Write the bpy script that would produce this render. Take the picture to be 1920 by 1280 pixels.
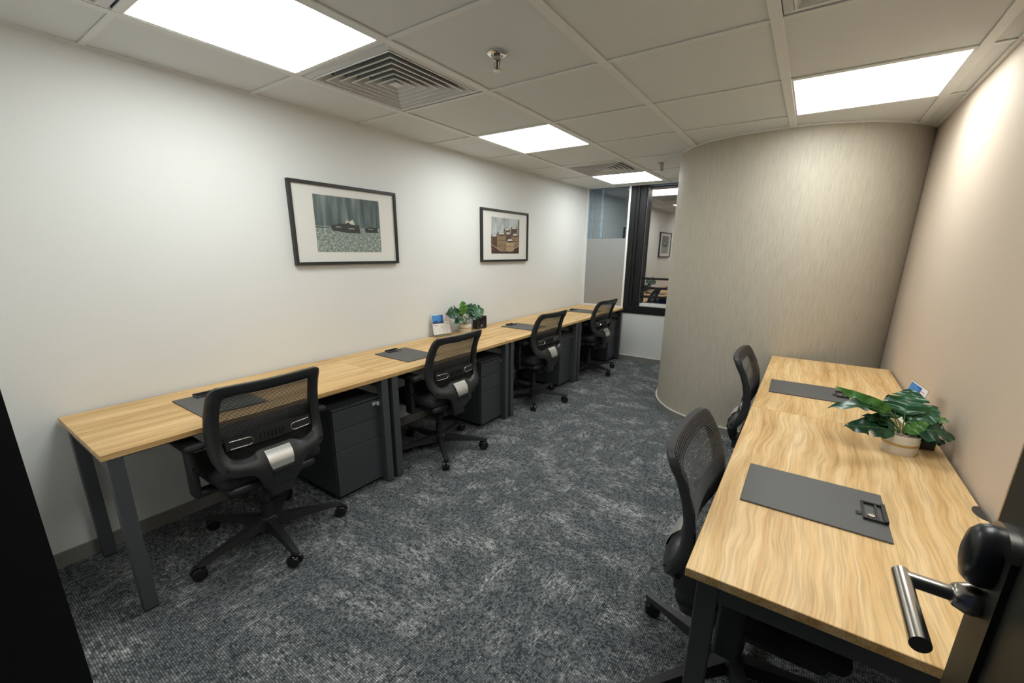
import bpy, bmesh, math, random
from mathutils import Vector, Matrix
random.seed(7)
R = math.radians
PI = math.pi
for o in list(bpy.data.objects):
    bpy.data.objects.remove(o)
scn = bpy.context.scene
COL = scn.collection

# ------------------------------------------------------------------ camera, world, exposure
F_PX, YAW, PITCH, ROLL, PV = 795.3567, 0.6002, -0.2613, 0.0099, 682.9132
CAM = Vector((2.778, 0.0, 1.5041))
fwd = Vector((-math.sin(YAW) * math.cos(PITCH), math.cos(YAW) * math.cos(PITCH), math.sin(PITCH)))
rgt0 = Vector((math.cos(YAW), math.sin(YAW), 0))
up0 = rgt0.cross(fwd)
rgt = rgt0 * math.cos(ROLL) + up0 * math.sin(ROLL)
upv = up0 * math.cos(ROLL) - rgt0 * math.sin(ROLL)
cd = bpy.data.cameras.new('camera')
cd.sensor_width = 36
cd.lens = F_PX / 1920 * 36
cd.shift_y = (PV - 640) / 1920
cd.clip_start = 0.02
cam = bpy.data.objects.new('camera', cd)
COL.objects.link(cam)
cam.matrix_world = Matrix(((rgt.x, upv.x, -fwd.x, CAM.x), (rgt.y, upv.y, -fwd.y, CAM.y),
                           (rgt.z, upv.z, -fwd.z, CAM.z), (0, 0, 0, 1)))
scn.camera = cam

world = bpy.data.worlds.new('night')
scn.world = world
world.use_nodes = True
world.node_tree.nodes['Background'].inputs[0].default_value = (0.35, 0.5, 0.8, 1)
world.node_tree.nodes['Background'].inputs[1].default_value = 0.05

LAMP = 13.6            # radiance of the ceiling panels
scn.view_settings.view_transform = 'Standard'
scn.view_settings.look = 'None'
scn.view_settings.exposure = 0.0
scn.view_settings.gamma = 1
scn.view_settings.use_curve_mapping = False

# ------------------------------------------------------------------ dimensions (metres)
ZC = 2.353
WX = 3.344
YE = 5.857
YF = 0.05
H = 0.74
D = 0.676
YS = [0.3205, 1.6975, 3.0424, 4.4434, 5.850]
GX = [0.0, 0.4746, 1.1601, 1.8358, 2.5282, 3.2364, WX]
GY = [YF, 0.695] + [1.4 + 0.7045 * k for k in range(7)] + [YE]

# ------------------------------------------------------------------ material helpers
def new_mat(name):
    m = bpy.data.materials.new(name)
    m.use_nodes = True
    nt = m.node_tree
    return m, nt, nt.nodes['Principled BSDF']

def lin(c):
    return tuple(((v / 255) / 12.92 if v / 255 <= .04045 else ((v / 255 + .055) / 1.055) ** 2.4) for v in c)

def N(nt, kind, **kw):
    n = nt.nodes.new(kind)
    for k, v in kw.items():
        if k.startswith('i_'):
            key = k[2:]
            key = int(key) if key.isdigit() else key.replace('_', ' ')
            n.inputs[key].default_value = v
        else:
            setattr(n, k, v)
    return n

def L(nt, a, ao, b, bi):
    nt.links.new(a.outputs[ao], b.inputs[bi])

def ramp(nt, pts):
    r = nt.nodes.new('ShaderNodeValToRGB')
    el = r.color_ramp.elements
    while len(el) < len(pts):
        el.new(0.5)
    for e, (p, c) in zip(el, pts):
        e.position = p
        e.color = (*c, 1)
    return r

def simple(name, col, rough=0.5, metal=0.0, spec=0.5, noise=0.0, nscale=200.0, bump=0.0):
    m, nt, b = new_mat(name)
    b.inputs['Base Color'].default_value = (*col, 1)
    b.inputs['Roughness'].default_value = rough
    b.inputs['Metallic'].default_value = metal
    b.inputs['Specular IOR Level'].default_value = spec
    if noise or bump:
        tc = N(nt, 'ShaderNodeTexCoord')
        nz = N(nt, 'ShaderNodeTexNoise', i_Scale=nscale, i_Detail=3.0)
        L(nt, tc, 'Object', nz, 'Vector')
        if noise:
            r = ramp(nt, [(0.3, tuple(max(0, v * (1 - noise)) for v in col)), (0.7, tuple(min(1, v * (1 + noise)) for v in col))])
            L(nt, nz, 'Fac', r, 'Fac')
            L(nt, r, 'Color', b, 'Base Color')
        if bump:
            bp = N(nt, 'ShaderNodeBump', i_Strength=bump, i_Distance=0.002)
            L(nt, nz, 'Fac', bp, 'Height')
            L(nt, bp, 'Normal', b, 'Normal')
    return m

def stretched(name, scale, pts, rough=0.6, bump=0.2, detail=3.0, coord='Object'):
    m, nt, b = new_mat(name)
    tc = N(nt, 'ShaderNodeTexCoord')
    mp = N(nt, 'ShaderNodeMapping')
    mp.inputs['Scale'].default_value = scale
    nz = N(nt, 'ShaderNodeTexNoise', i_Scale=1.0, i_Detail=detail, i_Roughness=0.65)
    L(nt, tc, coord, mp, 'Vector')
    L(nt, mp, 'Vector', nz, 'Vector')
    r = ramp(nt, pts)
    L(nt, nz, 'Fac', r, 'Fac')
    L(nt, r, 'Color', b, 'Base Color')
    b.inputs['Roughness'].default_value = rough
    if bump:
        bp = N(nt, 'ShaderNodeBump', i_Strength=bump, i_Distance=0.002)
        L(nt, nz, 'Fac', bp, 'Height')
        L(nt, bp, 'Normal', b, 'Normal')
    return m

def wood_mat(name, warp, cols, fine=0.25, gs=(17.0, 0.85, 17.0), ws=(5.5, 2.3, 5.5)):
    m, nt, b = new_mat(name)
    tc = N(nt, 'ShaderNodeTexCoord')
    oi = N(nt, 'ShaderNodeObjectInfo')
    add = N(nt, 'ShaderNodeVectorMath', operation='ADD')
    mul = N(nt, 'ShaderNodeVectorMath', operation='SCALE')
    L(nt, tc, 'Object', add, 0)
    mul.inputs[0].default_value = (3.1, 5.7, 1.3)
    L(nt, oi, 'Random', mul, 'Scale')
    L(nt, mul, 'Vector', add, 1)
    # warp of the grain
    mp1 = N(nt, 'ShaderNodeMapping')
    mp1.inputs['Scale'].default_value = ws
    n1 = N(nt, 'ShaderNodeTexNoise', i_Scale=1.0, i_Detail=2.5, i_Roughness=0.55)
    L(nt, add, 'Vector', mp1, 'Vector')
    L(nt, mp1, 'Vector', n1, 'Vector')
    s1 = N(nt, 'ShaderNodeMath', operation='MULTIPLY_ADD', i_1=warp, i_2=-warp / 2)
    L(nt, n1, 'Fac', s1, 0)
    cx = N(nt, 'ShaderNodeCombineXYZ')
    L(nt, s1, 'Value', cx, 'X')
    ad2 = N(nt, 'ShaderNodeVectorMath', operation='ADD')
    L(nt, add, 'Vector', ad2, 0)
    L(nt, cx, 'Vector', ad2, 1)
    mp2 = N(nt, 'ShaderNodeMapping')
    mp2.inputs['Scale'].default_value = gs
    n2 = N(nt, 'ShaderNodeTexNoise', i_Scale=1.0, i_Detail=5.0, i_Roughness=0.62)
    L(nt, ad2, 'Vector', mp2, 'Vector')
    L(nt, mp2, 'Vector', n2, 'Vector')
    r = ramp(nt, [(0.30, cols[0]), (0.45, cols[1]), (0.58, cols[2]), (0.74, cols[3])])
    L(nt, n2, 'Fac', r, 'Fac')
    # thin dark pores
    mp3 = N(nt, 'ShaderNodeMapping')
    mp3.inputs['Scale'].default_value = (170.0, 5.0, 170.0)
    n3 = N(nt, 'ShaderNodeTexNoise', i_Scale=1.0, i_Detail=2.0)
    L(nt, ad2, 'Vector', mp3, 'Vector')
    L(nt, mp3, 'Vector', n3, 'Vector')
    r3 = ramp(nt, [(0.36, (1 - fine,) * 3), (0.55, (1, 1, 1))])
    L(nt, n3, 'Fac', r3, 'Fac')
    mx = N(nt, 'ShaderNodeMix', data_type='RGBA', blend_type='MULTIPLY')
    mx.inputs[0].default_value = 1.0
    L(nt, r, 'Color', mx, 6)
    L(nt, r3, 'Color', mx, 7)
    L(nt, mx, 2, b, 'Base Color')
    b.inputs['Roughness'].default_value = 0.42
    b.inputs['Specular IOR Level'].default_value = 0.35
    return m

def carpet_mat():
    """loop-pile carpet tile: every loop (one 8 mm cell) has its own tone, pale loops gather in streaky patches"""
    CELL = 0.0080
    m, nt, b = new_mat('carpet')
    tc = N(nt, 'ShaderNodeTexCoord')
    oi = N(nt, 'ShaderNodeObjectInfo')
    mul = N(nt, 'ShaderNodeVectorMath', operation='SCALE')
    mul.inputs[0].default_value = (37.0, 53.0, 11.0)
    L(nt, oi, 'Random', mul, 'Scale')
    snap = N(nt, 'ShaderNodeVectorMath', operation='SNAP')
    snap.inputs[1].default_value = (CELL, CELL, 1.0)
    L(nt, tc, 'Object', snap, 0)
    add = N(nt, 'ShaderNodeVectorMath', operation='ADD')
    L(nt, snap, 'Vector', add, 0)
    L(nt, mul, 'Vector', add, 1)
    def nz(scale, detail, rough=0.6):
        mp = N(nt, 'ShaderNodeMapping')
        mp.inputs['Scale'].default_value = scale
        n = N(nt, 'ShaderNodeTexNoise', i_Scale=1.0, i_Detail=detail, i_Roughness=rough)
        L(nt, add, 'Vector', mp, 'Vector')
        L(nt, mp, 'Vector', n, 'Vector')
        return n
    st = nz((24, 70, 1), 3.0, 0.7)         # rows of pale loops
    pa = nz((4.0, 6.0, 1), 5.0, 0.72)       # worn patches
    rs = ramp(nt, [(0.40, (0, 0, 0)), (0.62, (1, 1, 1))])
    rp = ramp(nt, [(0.47, (0.10, 0.10, 0.10)), (0.70, (1, 1, 1))])
    L(nt, st, 'Fac', rs, 'Fac')
    L(nt, pa, 'Fac', rp, 'Fac')
    pm = N(nt, 'ShaderNodeMath', operation='MULTIPLY')
    L(nt, rs, 'Color', pm, 0)
    L(nt, rp, 'Color', pm, 1)
    wn = N(nt, 'ShaderNodeTexWhiteNoise', noise_dimensions='3D')
    L(nt, add, 'Vector', wn, 'Vector')
    rw = N(nt, 'ShaderNodeMath', operation='MULTIPLY_ADD', i_1=0.75, i_2=0.45)
    L(nt, wn, 'Value', rw, 0)
    pf = N(nt, 'ShaderNodeMath', operation='MULTIPLY', use_clamp=True)
    L(nt, pm, 'Value', pf, 0)
    L(nt, rw, 'Value', pf, 1)
    base = ramp(nt, [(0.0, lin((58, 63, 67))), (1.0, lin((122, 127, 130)))])
    L(nt, wn, 'Value', base, 'Fac')
    m1 = N(nt, 'ShaderNodeMix', data_type='RGBA')
    m1.inputs[7].default_value = (*lin((222, 224, 221)), 1)
    L(nt, pf, 'Value', m1, 0)
    L(nt, base, 'Color', m1, 6)
    # rounded loops with dark gaps between them
    sx = N(nt, 'ShaderNodeSeparateXYZ')
    L(nt, tc, 'Object', sx, 'Vector')
    def sn(out):
        k = N(nt, 'ShaderNodeMath', operation='MULTIPLY', i_1=PI / CELL)
        L(nt, sx, out, k, 0)
        s_ = N(nt, 'ShaderNodeMath', operation='SINE')
        L(nt, k, 'Value', s_, 0)
        a_ = N(nt, 'ShaderNodeMath', operation='ABSOLUTE')
        L(nt, s_, 'Value', a_, 0)
        return a_
    w2 = N(nt, 'ShaderNodeMath', operation='MULTIPLY')
    L(nt, sn('X'), 'Value', w2, 0)
    L(nt, sn('Y'), 'Value', w2, 1)
    wr = ramp(nt, [(0.08, (0.30, 0.30, 0.30)), (0.55, (1.0, 1.0, 1.0))])
    L(nt, w2, 'Value', wr, 'Fac')
    m2 = N(nt, 'ShaderNodeMix', data_type='RGBA', blend_type='MULTIPLY')
    m2.inputs[0].default_value = 1.0
    L(nt, m1, 2, m2, 6)
    L(nt, wr, 'Color', m2, 7)
    L(nt, m2, 2, b, 'Base Color')
    b.inputs['Roughness'].default_value = 0.95
    b.inputs['Specular IOR Level'].default_value = 0.1
    bp = N(nt, 'ShaderNodeBump', i_Strength=0.4, i_Distance=0.002)
    L(nt, w2, 'Value', bp, 'Height')
    L(nt, bp, 'Normal', b, 'Normal')
    return m

def emit(name, col, s):
    m = bpy.data.materials.new(name)
    m.use_nodes = True
    nt = m.node_tree
    nt.nodes.clear()
    e = N(nt, 'ShaderNodeEmission')
    e.inputs[0].default_value = (*col, 1)
    e.inputs[1].default_value = s
    o = N(nt, 'ShaderNodeOutputMaterial')
    L(nt, e, 0, o, 0)
    return m

def glassy(name, refl, rough, tint, trans=(1, 1, 1), film=None):
    """coated window pane: part mirror, part see-through (or part milky film)"""
    m = bpy.data.materials.new(name)
    m.use_nodes = True
    nt = m.node_tree
    nt.nodes.clear()
    g = N(nt, 'ShaderNodeBsdfGlossy')
    g.inputs['Color'].default_value = (*tint, 1)
    g.inputs['Roughness'].default_value = rough
    if film:
        t = N(nt, 'ShaderNodeBsdfDiffuse')
        t.inputs['Color'].default_value = (*film, 1)
    else:
        t = N(nt, 'ShaderNodeBsdfTransparent')
        t.inputs['Color'].default_value = (*trans, 1)
    mx = N(nt, 'ShaderNodeMixShader')
    mx.inputs[0].default_value = refl
    o = N(nt, 'ShaderNodeOutputMaterial')
    L(nt, t, 0, mx, 1)
    L(nt, g, 0, mx, 2)
    L(nt, mx, 0, o, 0)
    return m

M = {}
M['wall_white'] = simple('wall_white', (0.74, 0.745, 0.725), 0.75, noise=0.03, nscale=220, bump=0.12, spec=0.2)
M['wall_beige'] = simple('wall_beige', (0.62, 0.515, 0.41), 0.7, noise=0.03, nscale=260, bump=0.12, spec=0.25)
M['wall_strand'] = stretched('wall_strand', (330, 330, 9), [(0.25, (0.335, 0.30, 0.24)), (0.5, (0.43, 0.39, 0.315)), (0.75, (0.52, 0.475, 0.39))], 0.6, 0.25)
M['tile'] = simple('ceiling_board', (0.68, 0.70, 0.69), 0.9, noise=0.05, nscale=260, bump=0.25, spec=0.1)
M['grid'] = simple('grid_paint', (0.72, 0.73, 0.71), 0.5, spec=0.3)
M['vent'] = simple('vent_paint', (0.60, 0.60, 0.60), 0.45)
M['void'] = simple('void_dark', (0.03, 0.035, 0.045), 0.9)
M['lamp'] = emit('lamp_panel', (0.96, 1.0, 0.985), LAMP)
M['carpet'] = carpet_mat()
M['sub'] = simple('subfloor', (0.03, 0.03, 0.032), 0.9, noise=.1)
M['skirt'] = simple('skirting', (0.23, 0.225, 0.205), 0.6, noise=.05, nscale=60)
M['bead'] = simple('skirting_bead', (0.62, 0.60, 0.55), 0.35)
M['wood'] = wood_mat('oak_laminate_straight', 0.025, [lin((176, 136, 84)), lin((205, 166, 110)), lin((222, 186, 132)), lin((234, 202, 150))], 0.16)
M['wood_r'] = wood_mat('oak_laminate_wavy', 0.10, [lin((190, 146, 92)), lin((213, 175, 119)), lin((225, 191, 139)), lin((235, 205, 158))], 0.22, (24.0, 1.3, 24.0), (3.4, 1.9, 3.4))
M['steel_paint'] = simple('anthracite_paint', (0.062, 0.068, 0.074), 0.45, noise=.06, nscale=400)
M['ped'] = simple('pedestal_paint', (0.050, 0.056, 0.062), 0.42, noise=.06, nscale=500)
M['black'] = simple('black_plastic', (0.020, 0.021, 0.022), 0.42, noise=.1, nscale=500, bump=.05)
M['soft'] = simple('black_fabric', (0.012, 0.012, 0.013), 0.85, noise=.25, nscale=700, bump=.2)
M['mesh'] = simple('black_mesh_yarn', (0.02, 0.02, 0.021), 0.6)
M['gloss'] = simple('gloss_black', (0.012, 0.012, 0.013), 0.12)
M['chrome'] = simple('chrome', (0.78, 0.78, 0.78), 0.18, 1.0)
M['silver'] = simple('silver_plate', (0.80, 0.79, 0.77), 0.33, 0.75)
M['steel'] = simple('brushed_steel', (0.50, 0.47, 0.43), 0.24, 1.0)
M['lock'] = simple('lock_zinc', (0.62, 0.62, 0.61), 0.3, 0.35)
M['pad'] = simple('grey_board', (0.085, 0.085, 0.083), 0.55, noise=.05, nscale=300)
M['clip'] = simple('clip_black', (0.02, 0.02, 0.022), 0.25)
M['frame'] = simple('frame_black', (0.017, 0.018, 0.019), 0.4, noise=.1, nscale=80)
M['mat_board'] = simple('mat_board', (0.72, 0.71, 0.665), 0.8)
M['pot'] = simple('pot_glaze', (0.62, 0.585, 0.51), 0.5, noise=.03, nscale=150)
M['gold'] = simple('gold_band', (0.48, 0.34, 0.14), 0.35, 0.7)
M['soil'] = simple('pebbles', (0.36, 0.27, 0.20), 0.8, noise=.5, nscale=160, bump=.6)
M['stem'] = simple('stem_green', (0.12, 0.20, 0.05), 0.5)
def leaf_mat(name, a, b_):
    m, nt, b = new_mat(name)
    tc = N(nt, 'ShaderNodeTexCoord')
    nz = N(nt, 'ShaderNodeTexNoise', i_Scale=25.0, i_Detail=3.0)
    L(nt, tc, 'Object', nz, 'Vector')
    r = ramp(nt, [(0.35, a), (0.7, b_)])
    L(nt, nz, 'Fac', r, 'Fac')
    L(nt, r, 'Color', b, 'Base Color')
    b.inputs['Roughness'].default_value = 0.3
    return m
M['leaf_dark'] = leaf_mat('leaf_dark', (0.006, 0.034, 0.016), (0.014, 0.075, 0.030))
M['leaf_mid'] = leaf_mat('leaf_mid', (0.012, 0.075, 0.028), (0.030, 0.135, 0.050))
M['leaf_light'] = leaf_mat('leaf_light', (0.045, 0.16, 0.025), (0.085, 0.25, 0.045))
M['rib'] = simple('leaf_rib', (0.12, 0.24, 0.06), 0.4)
M['white'] = simple('white_frame', (0.78, 0.78, 0.76), 0.4)
M['wblack'] = simple('window_black', (0.011, 0.011, 0.013), 0.5, noise=.1, spec=0.22)
M['paper'] = simple('paper', (0.80, 0.79, 0.77), 0.6)
M['acrylic'] = glassy('acrylic', 0.12, 0.05, (1, 1, 1), (0.93, 0.94, 0.94))
M['pane'] = glassy('coated_pane', 0.45, 0.0, (0.97, 0.87, 0.76), (0.6, 0.7, 0.85))
M['frost'] = glassy('frosted_film', 0.40, 0.42, (0.85, 0.87, 0.88), film=(0.15, 0.155, 0.155))
M['clear'] = glassy('clear_pane', 0.22, 0.0, (0.95, 0.95, 0.92), (0.7, 0.85, 0.95))
M['seal'] = glassy('amber_edge_glass', 0.10, 0.03, (1, 1, 1), (0.80, 0.73, 0.62))
M['knob'] = simple('knob_black', (0.012, 0.012, 0.013), 0.33)
M['door'] = simple('door_dark', (0.018, 0.019, 0.015), 0.5, noise=.15, nscale=60, spec=0.25)

# ------------------------------------------------------------------ mesh helpers
class MB:
    def __init__(s):
        s.v = []; s.f = []
    def add(s, vs, fs, mat=None):
        o = len(s.v)
        s.v += [tuple(mat @ Vector(v)) if mat else tuple(v) for v in vs]
        s.f += [tuple(i + o for i in f) for f in fs]
        return s
    def box(s, x0, x1, y0, y1, z0, z1, mat=None):
        vs = [(x, y, z) for x in (x0, x1) for y in (y0, y1) for z in (z0, z1)]
        return s.add(vs, [(0, 1, 3, 2), (4, 6, 7, 5), (0, 4, 5, 1), (2, 3, 7, 6), (0, 2, 6, 4), (1, 5, 7, 3)], mat)
    def bbox(s, x0, x1, y0, y1, z0, z1, bev=0.004, seg=2, mat=None):
        bm = bmesh.new()
        bmesh.ops.create_cube(bm, size=1)
        for v in bm.verts:
            v.co = Vector(((x0 + x1) / 2 + v.co.x * (x1 - x0), (y0 + y1) / 2 + v.co.y * (y1 - y0), (z0 + z1) / 2 + v.co.z * (z1 - z0)))
        bmesh.ops.bevel(bm, geom=list(bm.edges), offset=bev, segments=seg, profile=0.5, affect='EDGES')
        bm.verts.index_update()
        s.add([v.co.copy() for v in bm.verts], [[v.index for v in f.verts] for f in bm.faces], mat)
        bm.free()
        return s
    def lathe(s, prof, n=24, mat=None):
        """prof: list of (r, z)"""
        vs = []; fs = []
        for (r, z) in prof:
            for k in range(n):
                a = 2 * PI * k / n
                vs.append((r * math.cos(a), r * math.sin(a), z))
        for j in range(len(prof) - 1):
            for k in range(n):
                k2 = (k + 1) % n
                fs.append((j * n + k, j * n + k2, (j + 1) * n + k2, (j + 1) * n + k))
        fs.append(tuple(range(n))[::-1])
        fs.append(tuple((len(prof) - 1) * n + k for k in range(n)))
        return s.add(vs, fs, mat)
    def cyl(s, a, b, r, r2=None, n=16):
        a = Vector(a); b = Vector(b)
        d = b - a
        q = d.to_track_quat('Z', 'Y').to_matrix().to_4x4()
        return s.lathe([(r, 0), (r if r2 is None else r2, d.length)], n, Matrix.Translation(a) @ q)
    def tube(s, pts, r, n=8, closed=False):
        pts = [Vector(p) for p in pts]
        m = len(pts)
        rs = r if isinstance(r, (list, tuple)) else [r] * m
        vs = []; fs = []
        for i, p in enumerate(pts):
            if closed:
                t = pts[(i + 1) % m] - pts[i - 1]
            else:
                t = pts[min(i + 1, m - 1)] - pts[max(i - 1, 0)]
            t.normalize()
            up = Vector((0, 0, 1)) if abs(t.z) < 0.95 else Vector((1, 0, 0))
            a = t.cross(up).normalized(); b = a.cross(t)
            for k in range(n):
                g = 2 * PI * k / n
                vs.append(p + (a * math.cos(g) + b * math.sin(g)) * rs[i])
        for i in range(m if closed else m - 1):
            j = (i + 1) % m
            for k in range(n):
                k2 = (k + 1) % n
                fs.append((i * n + k, i * n + k2, j * n + k2, j * n + k))
        if not closed:
            fs.append(tuple(range(n))[::-1])
            fs.append(tuple((m - 1) * n + k for k in range(n)))
        return s.add(vs, fs)
    def prism(s, poly, z0, z1, mat=None):
        n = len(poly)
        vs = [(x, y, z0) for x, y in poly] + [(x, y, z1) for x, y in poly]
        fs = [tuple(range(n))[::-1], tuple(range(n, 2 * n))]
        fs += [(i, (i + 1) % n, n + (i + 1) % n, n + i) for i in range(n)]
        return s.add(vs, fs, mat)
    def mesh(s, name, mat, smooth=False):
        me = bpy.data.meshes.new(name)
        me.from_pydata(s.v, [], s.f)
        bm = bmesh.new()
        bm.from_mesh(me)
        bmesh.ops.recalc_face_normals(bm, faces=bm.faces)
        bm.to_mesh(me)
        bm.free()
        me.materials.append(M[mat] if isinstance(mat, str) else mat)
        if smooth:
            for p in me.polygons:
                p.use_smooth = True
            try:
                me.set_sharp_from_angle(angle=R(smooth if smooth is not True else 40))
            except Exception:
                pass
        return me
    def build(s, name, mat, parent=None, smooth=False, loc=None):
        o = bpy.data.objects.new(name, s.mesh(name, mat, smooth))
        COL.objects.link(o)
        if parent:
            o.parent = parent
        if loc is not None:
            o.location = loc
        return o

def tag(o, label=None, cat=None, group=None, kind=None):
    if label: o['label'] = label
    if cat: o['category'] = cat
    if group: o['group'] = group
    if kind: o['kind'] = kind
    return o

def empty(name, loc=(0, 0, 0), rz=0.0):
    o = bpy.data.objects.new(name, None)
    o.empty_display_size = 0.1
    COL.objects.link(o)
    o.location = loc
    o.rotation_euler = (0, 0, rz)
    return o

def copy_tree(o, parent=None):
    c = o.copy()
    COL.objects.link(c)
    c.parent = parent
    for ch in list(o.children):
        copy_tree(ch, c)
    return c

def inst(name, me, parent, loc, rz=0.0):
    o = bpy.data.objects.new(name, me)
    COL.objects.link(o)
    o.parent = parent
    o.location = loc
    o.rotation_euler = (0, 0, rz)
    return o

# ------------------------------------------------------------------ the setting
# curved partition plan, from the far end wall round to the right wall
CURVE = [(1.60, YE), (1.60, 5.2), (1.595, 4.75), (1.61, 4.52), (1.665, 4.30), (1.76, 4.12), (1.90, 3.965), (2.08, 3.865),
         (2.28, 3.805), (2.50, 3.785), (2.68, 3.80), (2.86, 3.86), (3.02, 3.945), (3.16, 4.055), (3.27, 4.18), (WX, 4.30)]
def smooth_curve(pts, k=6):
    out = []
    n = len(pts)
    for i in range(n - 1):
        p0 = Vector(pts[max(i - 1, 0)]); p1 = Vector(pts[i]); p2 = Vector(pts[i + 1]); p3 = Vector(pts[min(i + 2, n - 1)])
        for j in range(k):
            t = j / k
            out.append(0.5 * ((2 * p1) + (-p0 + p2) * t + (2 * p0 - 5 * p1 + 4 * p2 - p3) * t * t + (-p0 + 3 * p1 - 3 * p2 + p3) * t ** 3))
    out.append(Vector(pts[-1]))
    return out
CV = smooth_curve(CURVE)

def struct(o):
    o['kind'] = 'structure'
    return o

fl = struct(MB().box(-0.1, WX + 0.1, -1.2, YE + 0.3, -0.12, -0.006).build('floor', 'sub'))
TS = 0.575
ctile = MB().bbox(-TS / 2 + .0002, TS / 2 - .0002, -TS / 2 + .0002, TS / 2 - .0002, -0.0058, 0.0, 0.0007, 1).mesh('carpet_tile', 'carpet')
nx = int(WX / TS) + 1
for i in range(6):
    for j in range(-2, 11):
        x0 = -0.03 + TS * i; y0 = -0.15 + TS * j
        cx_, cy_ = x0 + TS / 2, y0 + TS / 2
        if cy_ > YE + .25:
            continue
        t = inst('carpet_tile', ctile, fl, (cx_, cy_, 0.0), random.choice((0, 1, 2, 3)) * PI / 2)

struct(MB().box(-0.12, 0.0, YF - 0.35, YE + 0.3, -0.1, ZC + 0.1).build('wall_left', 'wall_white'))
struct(MB().box(WX, WX + 0.12, YF - 0.35, YE + 0.3, -0.1, ZC + 0.1).build('wall_right', 'wall_beige'))
DJ0, DJ1 = 2.022, 3.085     # door opening
wf = MB()
wf.box(0.0, DJ0 - 0.07, YF - 0.28, YF - 0.012, 0.0, ZC + 0.1)
wf.box(DJ1 + 0.07, WX, YF - 0.28, YF - 0.012, 0.0, ZC + 0.1)
wf.box(DJ0 - 0.07, DJ1 + 0.07, YF - 0.28, YF - 0.012, 2.20, ZC + 0.1)
struct(wf.build('wall_front', 'wall_white'))
# black door lining, one jamb each side and a head
dj = MB()
dj.box(DJ0 - 0.07, DJ0, YF - 0.30, YF, 0.0, 2.20)
dj.box(DJ1, DJ1 + 0.07, YF - 0.30, YF, 0.0, 2.20)
dj.box(DJ0, DJ1, YF - 0.30, YF, 2.13, 2.20)
struct(dj.build('trim_1', 'wblack'))

# curved partition
n = len(CV)
wc = MB()
vs = []
for p in CV:
    vs += [(p.x, p.y, 0.0), (p.x, p.y, ZC)]
fs = [(2 * i, 2 * i + 1, 2 * i + 3, 2 * i + 2) for i in range(n - 1)]
# closed block behind the face
vs += [(WX, YE, 0.0), (WX, YE, ZC)]
fs += [(2 * (n - 1), 2 * (n - 1) + 1, 2 * n + 1, 2 * n), (2 * n, 2 * n + 1, 1, 0)]
wc.add(vs, fs)
struct(wc.build('wall_curved', 'wall_strand', smooth=60))

def offset(pts, d):
    out = []
    for i, p in enumerate(pts):
        t = (pts[min(i + 1, len(pts) - 1)] - pts[max(i - 1, 0)]).normalized()
        out.append(p + Vector((-t.y, t.x)) * -d)
    return out
def ribbon(outer, inner, z0, z1):
    m_ = MB(); k = len(outer)
    v_ = []
    for a, b in zip(outer, inner):
        v_ += [(a.x, a.y, z0), (a.x, a.y, z1), (b.x, b.y, z1), (b.x, b.y, z0)]
    f_ = []
    for i in range(k - 1):
        for j in range(4):
            j2 = (j + 1) % 4
            f_.append((4 * i + j, 4 * i + j2, 4 * i + 4 + j2, 4 * i + 4 + j))
    f_ += [(0, 1, 2, 3), (4 * k - 1, 4 * k - 2, 4 * k - 3, 4 * k - 4)]
    return m_.add(v_, f_)
o1 = offset(CV, 0.012)
bc = struct(ribbon(o1, CV, 0.0, 0.062).build('baseboard_curved', 'skirt', smooth=60))
ribbon(offset(CV, 0.014), CV, 0.062, 0.070).build('bead', 'bead', bc, smooth=60)
struct(MB().box(0.0, 0.012, YF, YE, 0.0, 0.075).build('baseboard_left', 'skirt'))
struct(MB().box(WX - 0.012, WX, 0.08, 4.28, 0.0, 0.07).build('baseboard_right', 'skirt'))
be = struct(MB().box(0.012, 1.585, YE - 0.012, YE, 0.0, 0.062).build('baseboard_end', 'skirt'))
MB().box(0.012, 1.585, YE - 0.014, YE, 0.062, 0.069).build('bead', 'bead', be)

# end wall: low white wall under both windows
we = MB()
we.box(0.0, 1.62, YE, YE + 0.26, 0.0, 0.672)
we.box(0.0, 0.66, YE, YE + 0.26, 0.672, 0.742)
we.box(0.0, 0.018, YE, YE + 0.05, 0.742, ZC)
struct(we.build('wall_end', 'wall_white'))

# window 1: white-framed pane, milky film on the lower part
w1 = struct(empty('window_1', (0, YE, 0)))
MB().box(0.020, 0.048, 0.0, 0.045, 0.742, ZC).build('window_frame', 'white', w1)
MB().box(0.048, 0.638, 0.005, 0.045, 0.742, 0.760).build('window_frame', 'white', w1)
MB().box(0.638, 0.664, -0.012, 0.045, 0.742, ZC).build('window_mullion', 'white', w1)
MB().box(0.048, 0.638, 0.020, 0.026, 0.760, 1.685).build('frosted_pane', 'frost', w1)
MB().box(0.048, 0.638, 0.020, 0.026, 1.685, ZC).build('clear_pane', 'clear', w1)
for z in (1.80, 1.93, 2.10):
    MB().box(0.048, 0.638, 0.10, 0.108, z, z + 0.006).build('blind_line', 'steel_paint', w1)
MB().box(0.20, 0.225, 0.11, 0.13, 1.70, ZC).build('outer_post', 'white', w1)
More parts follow.
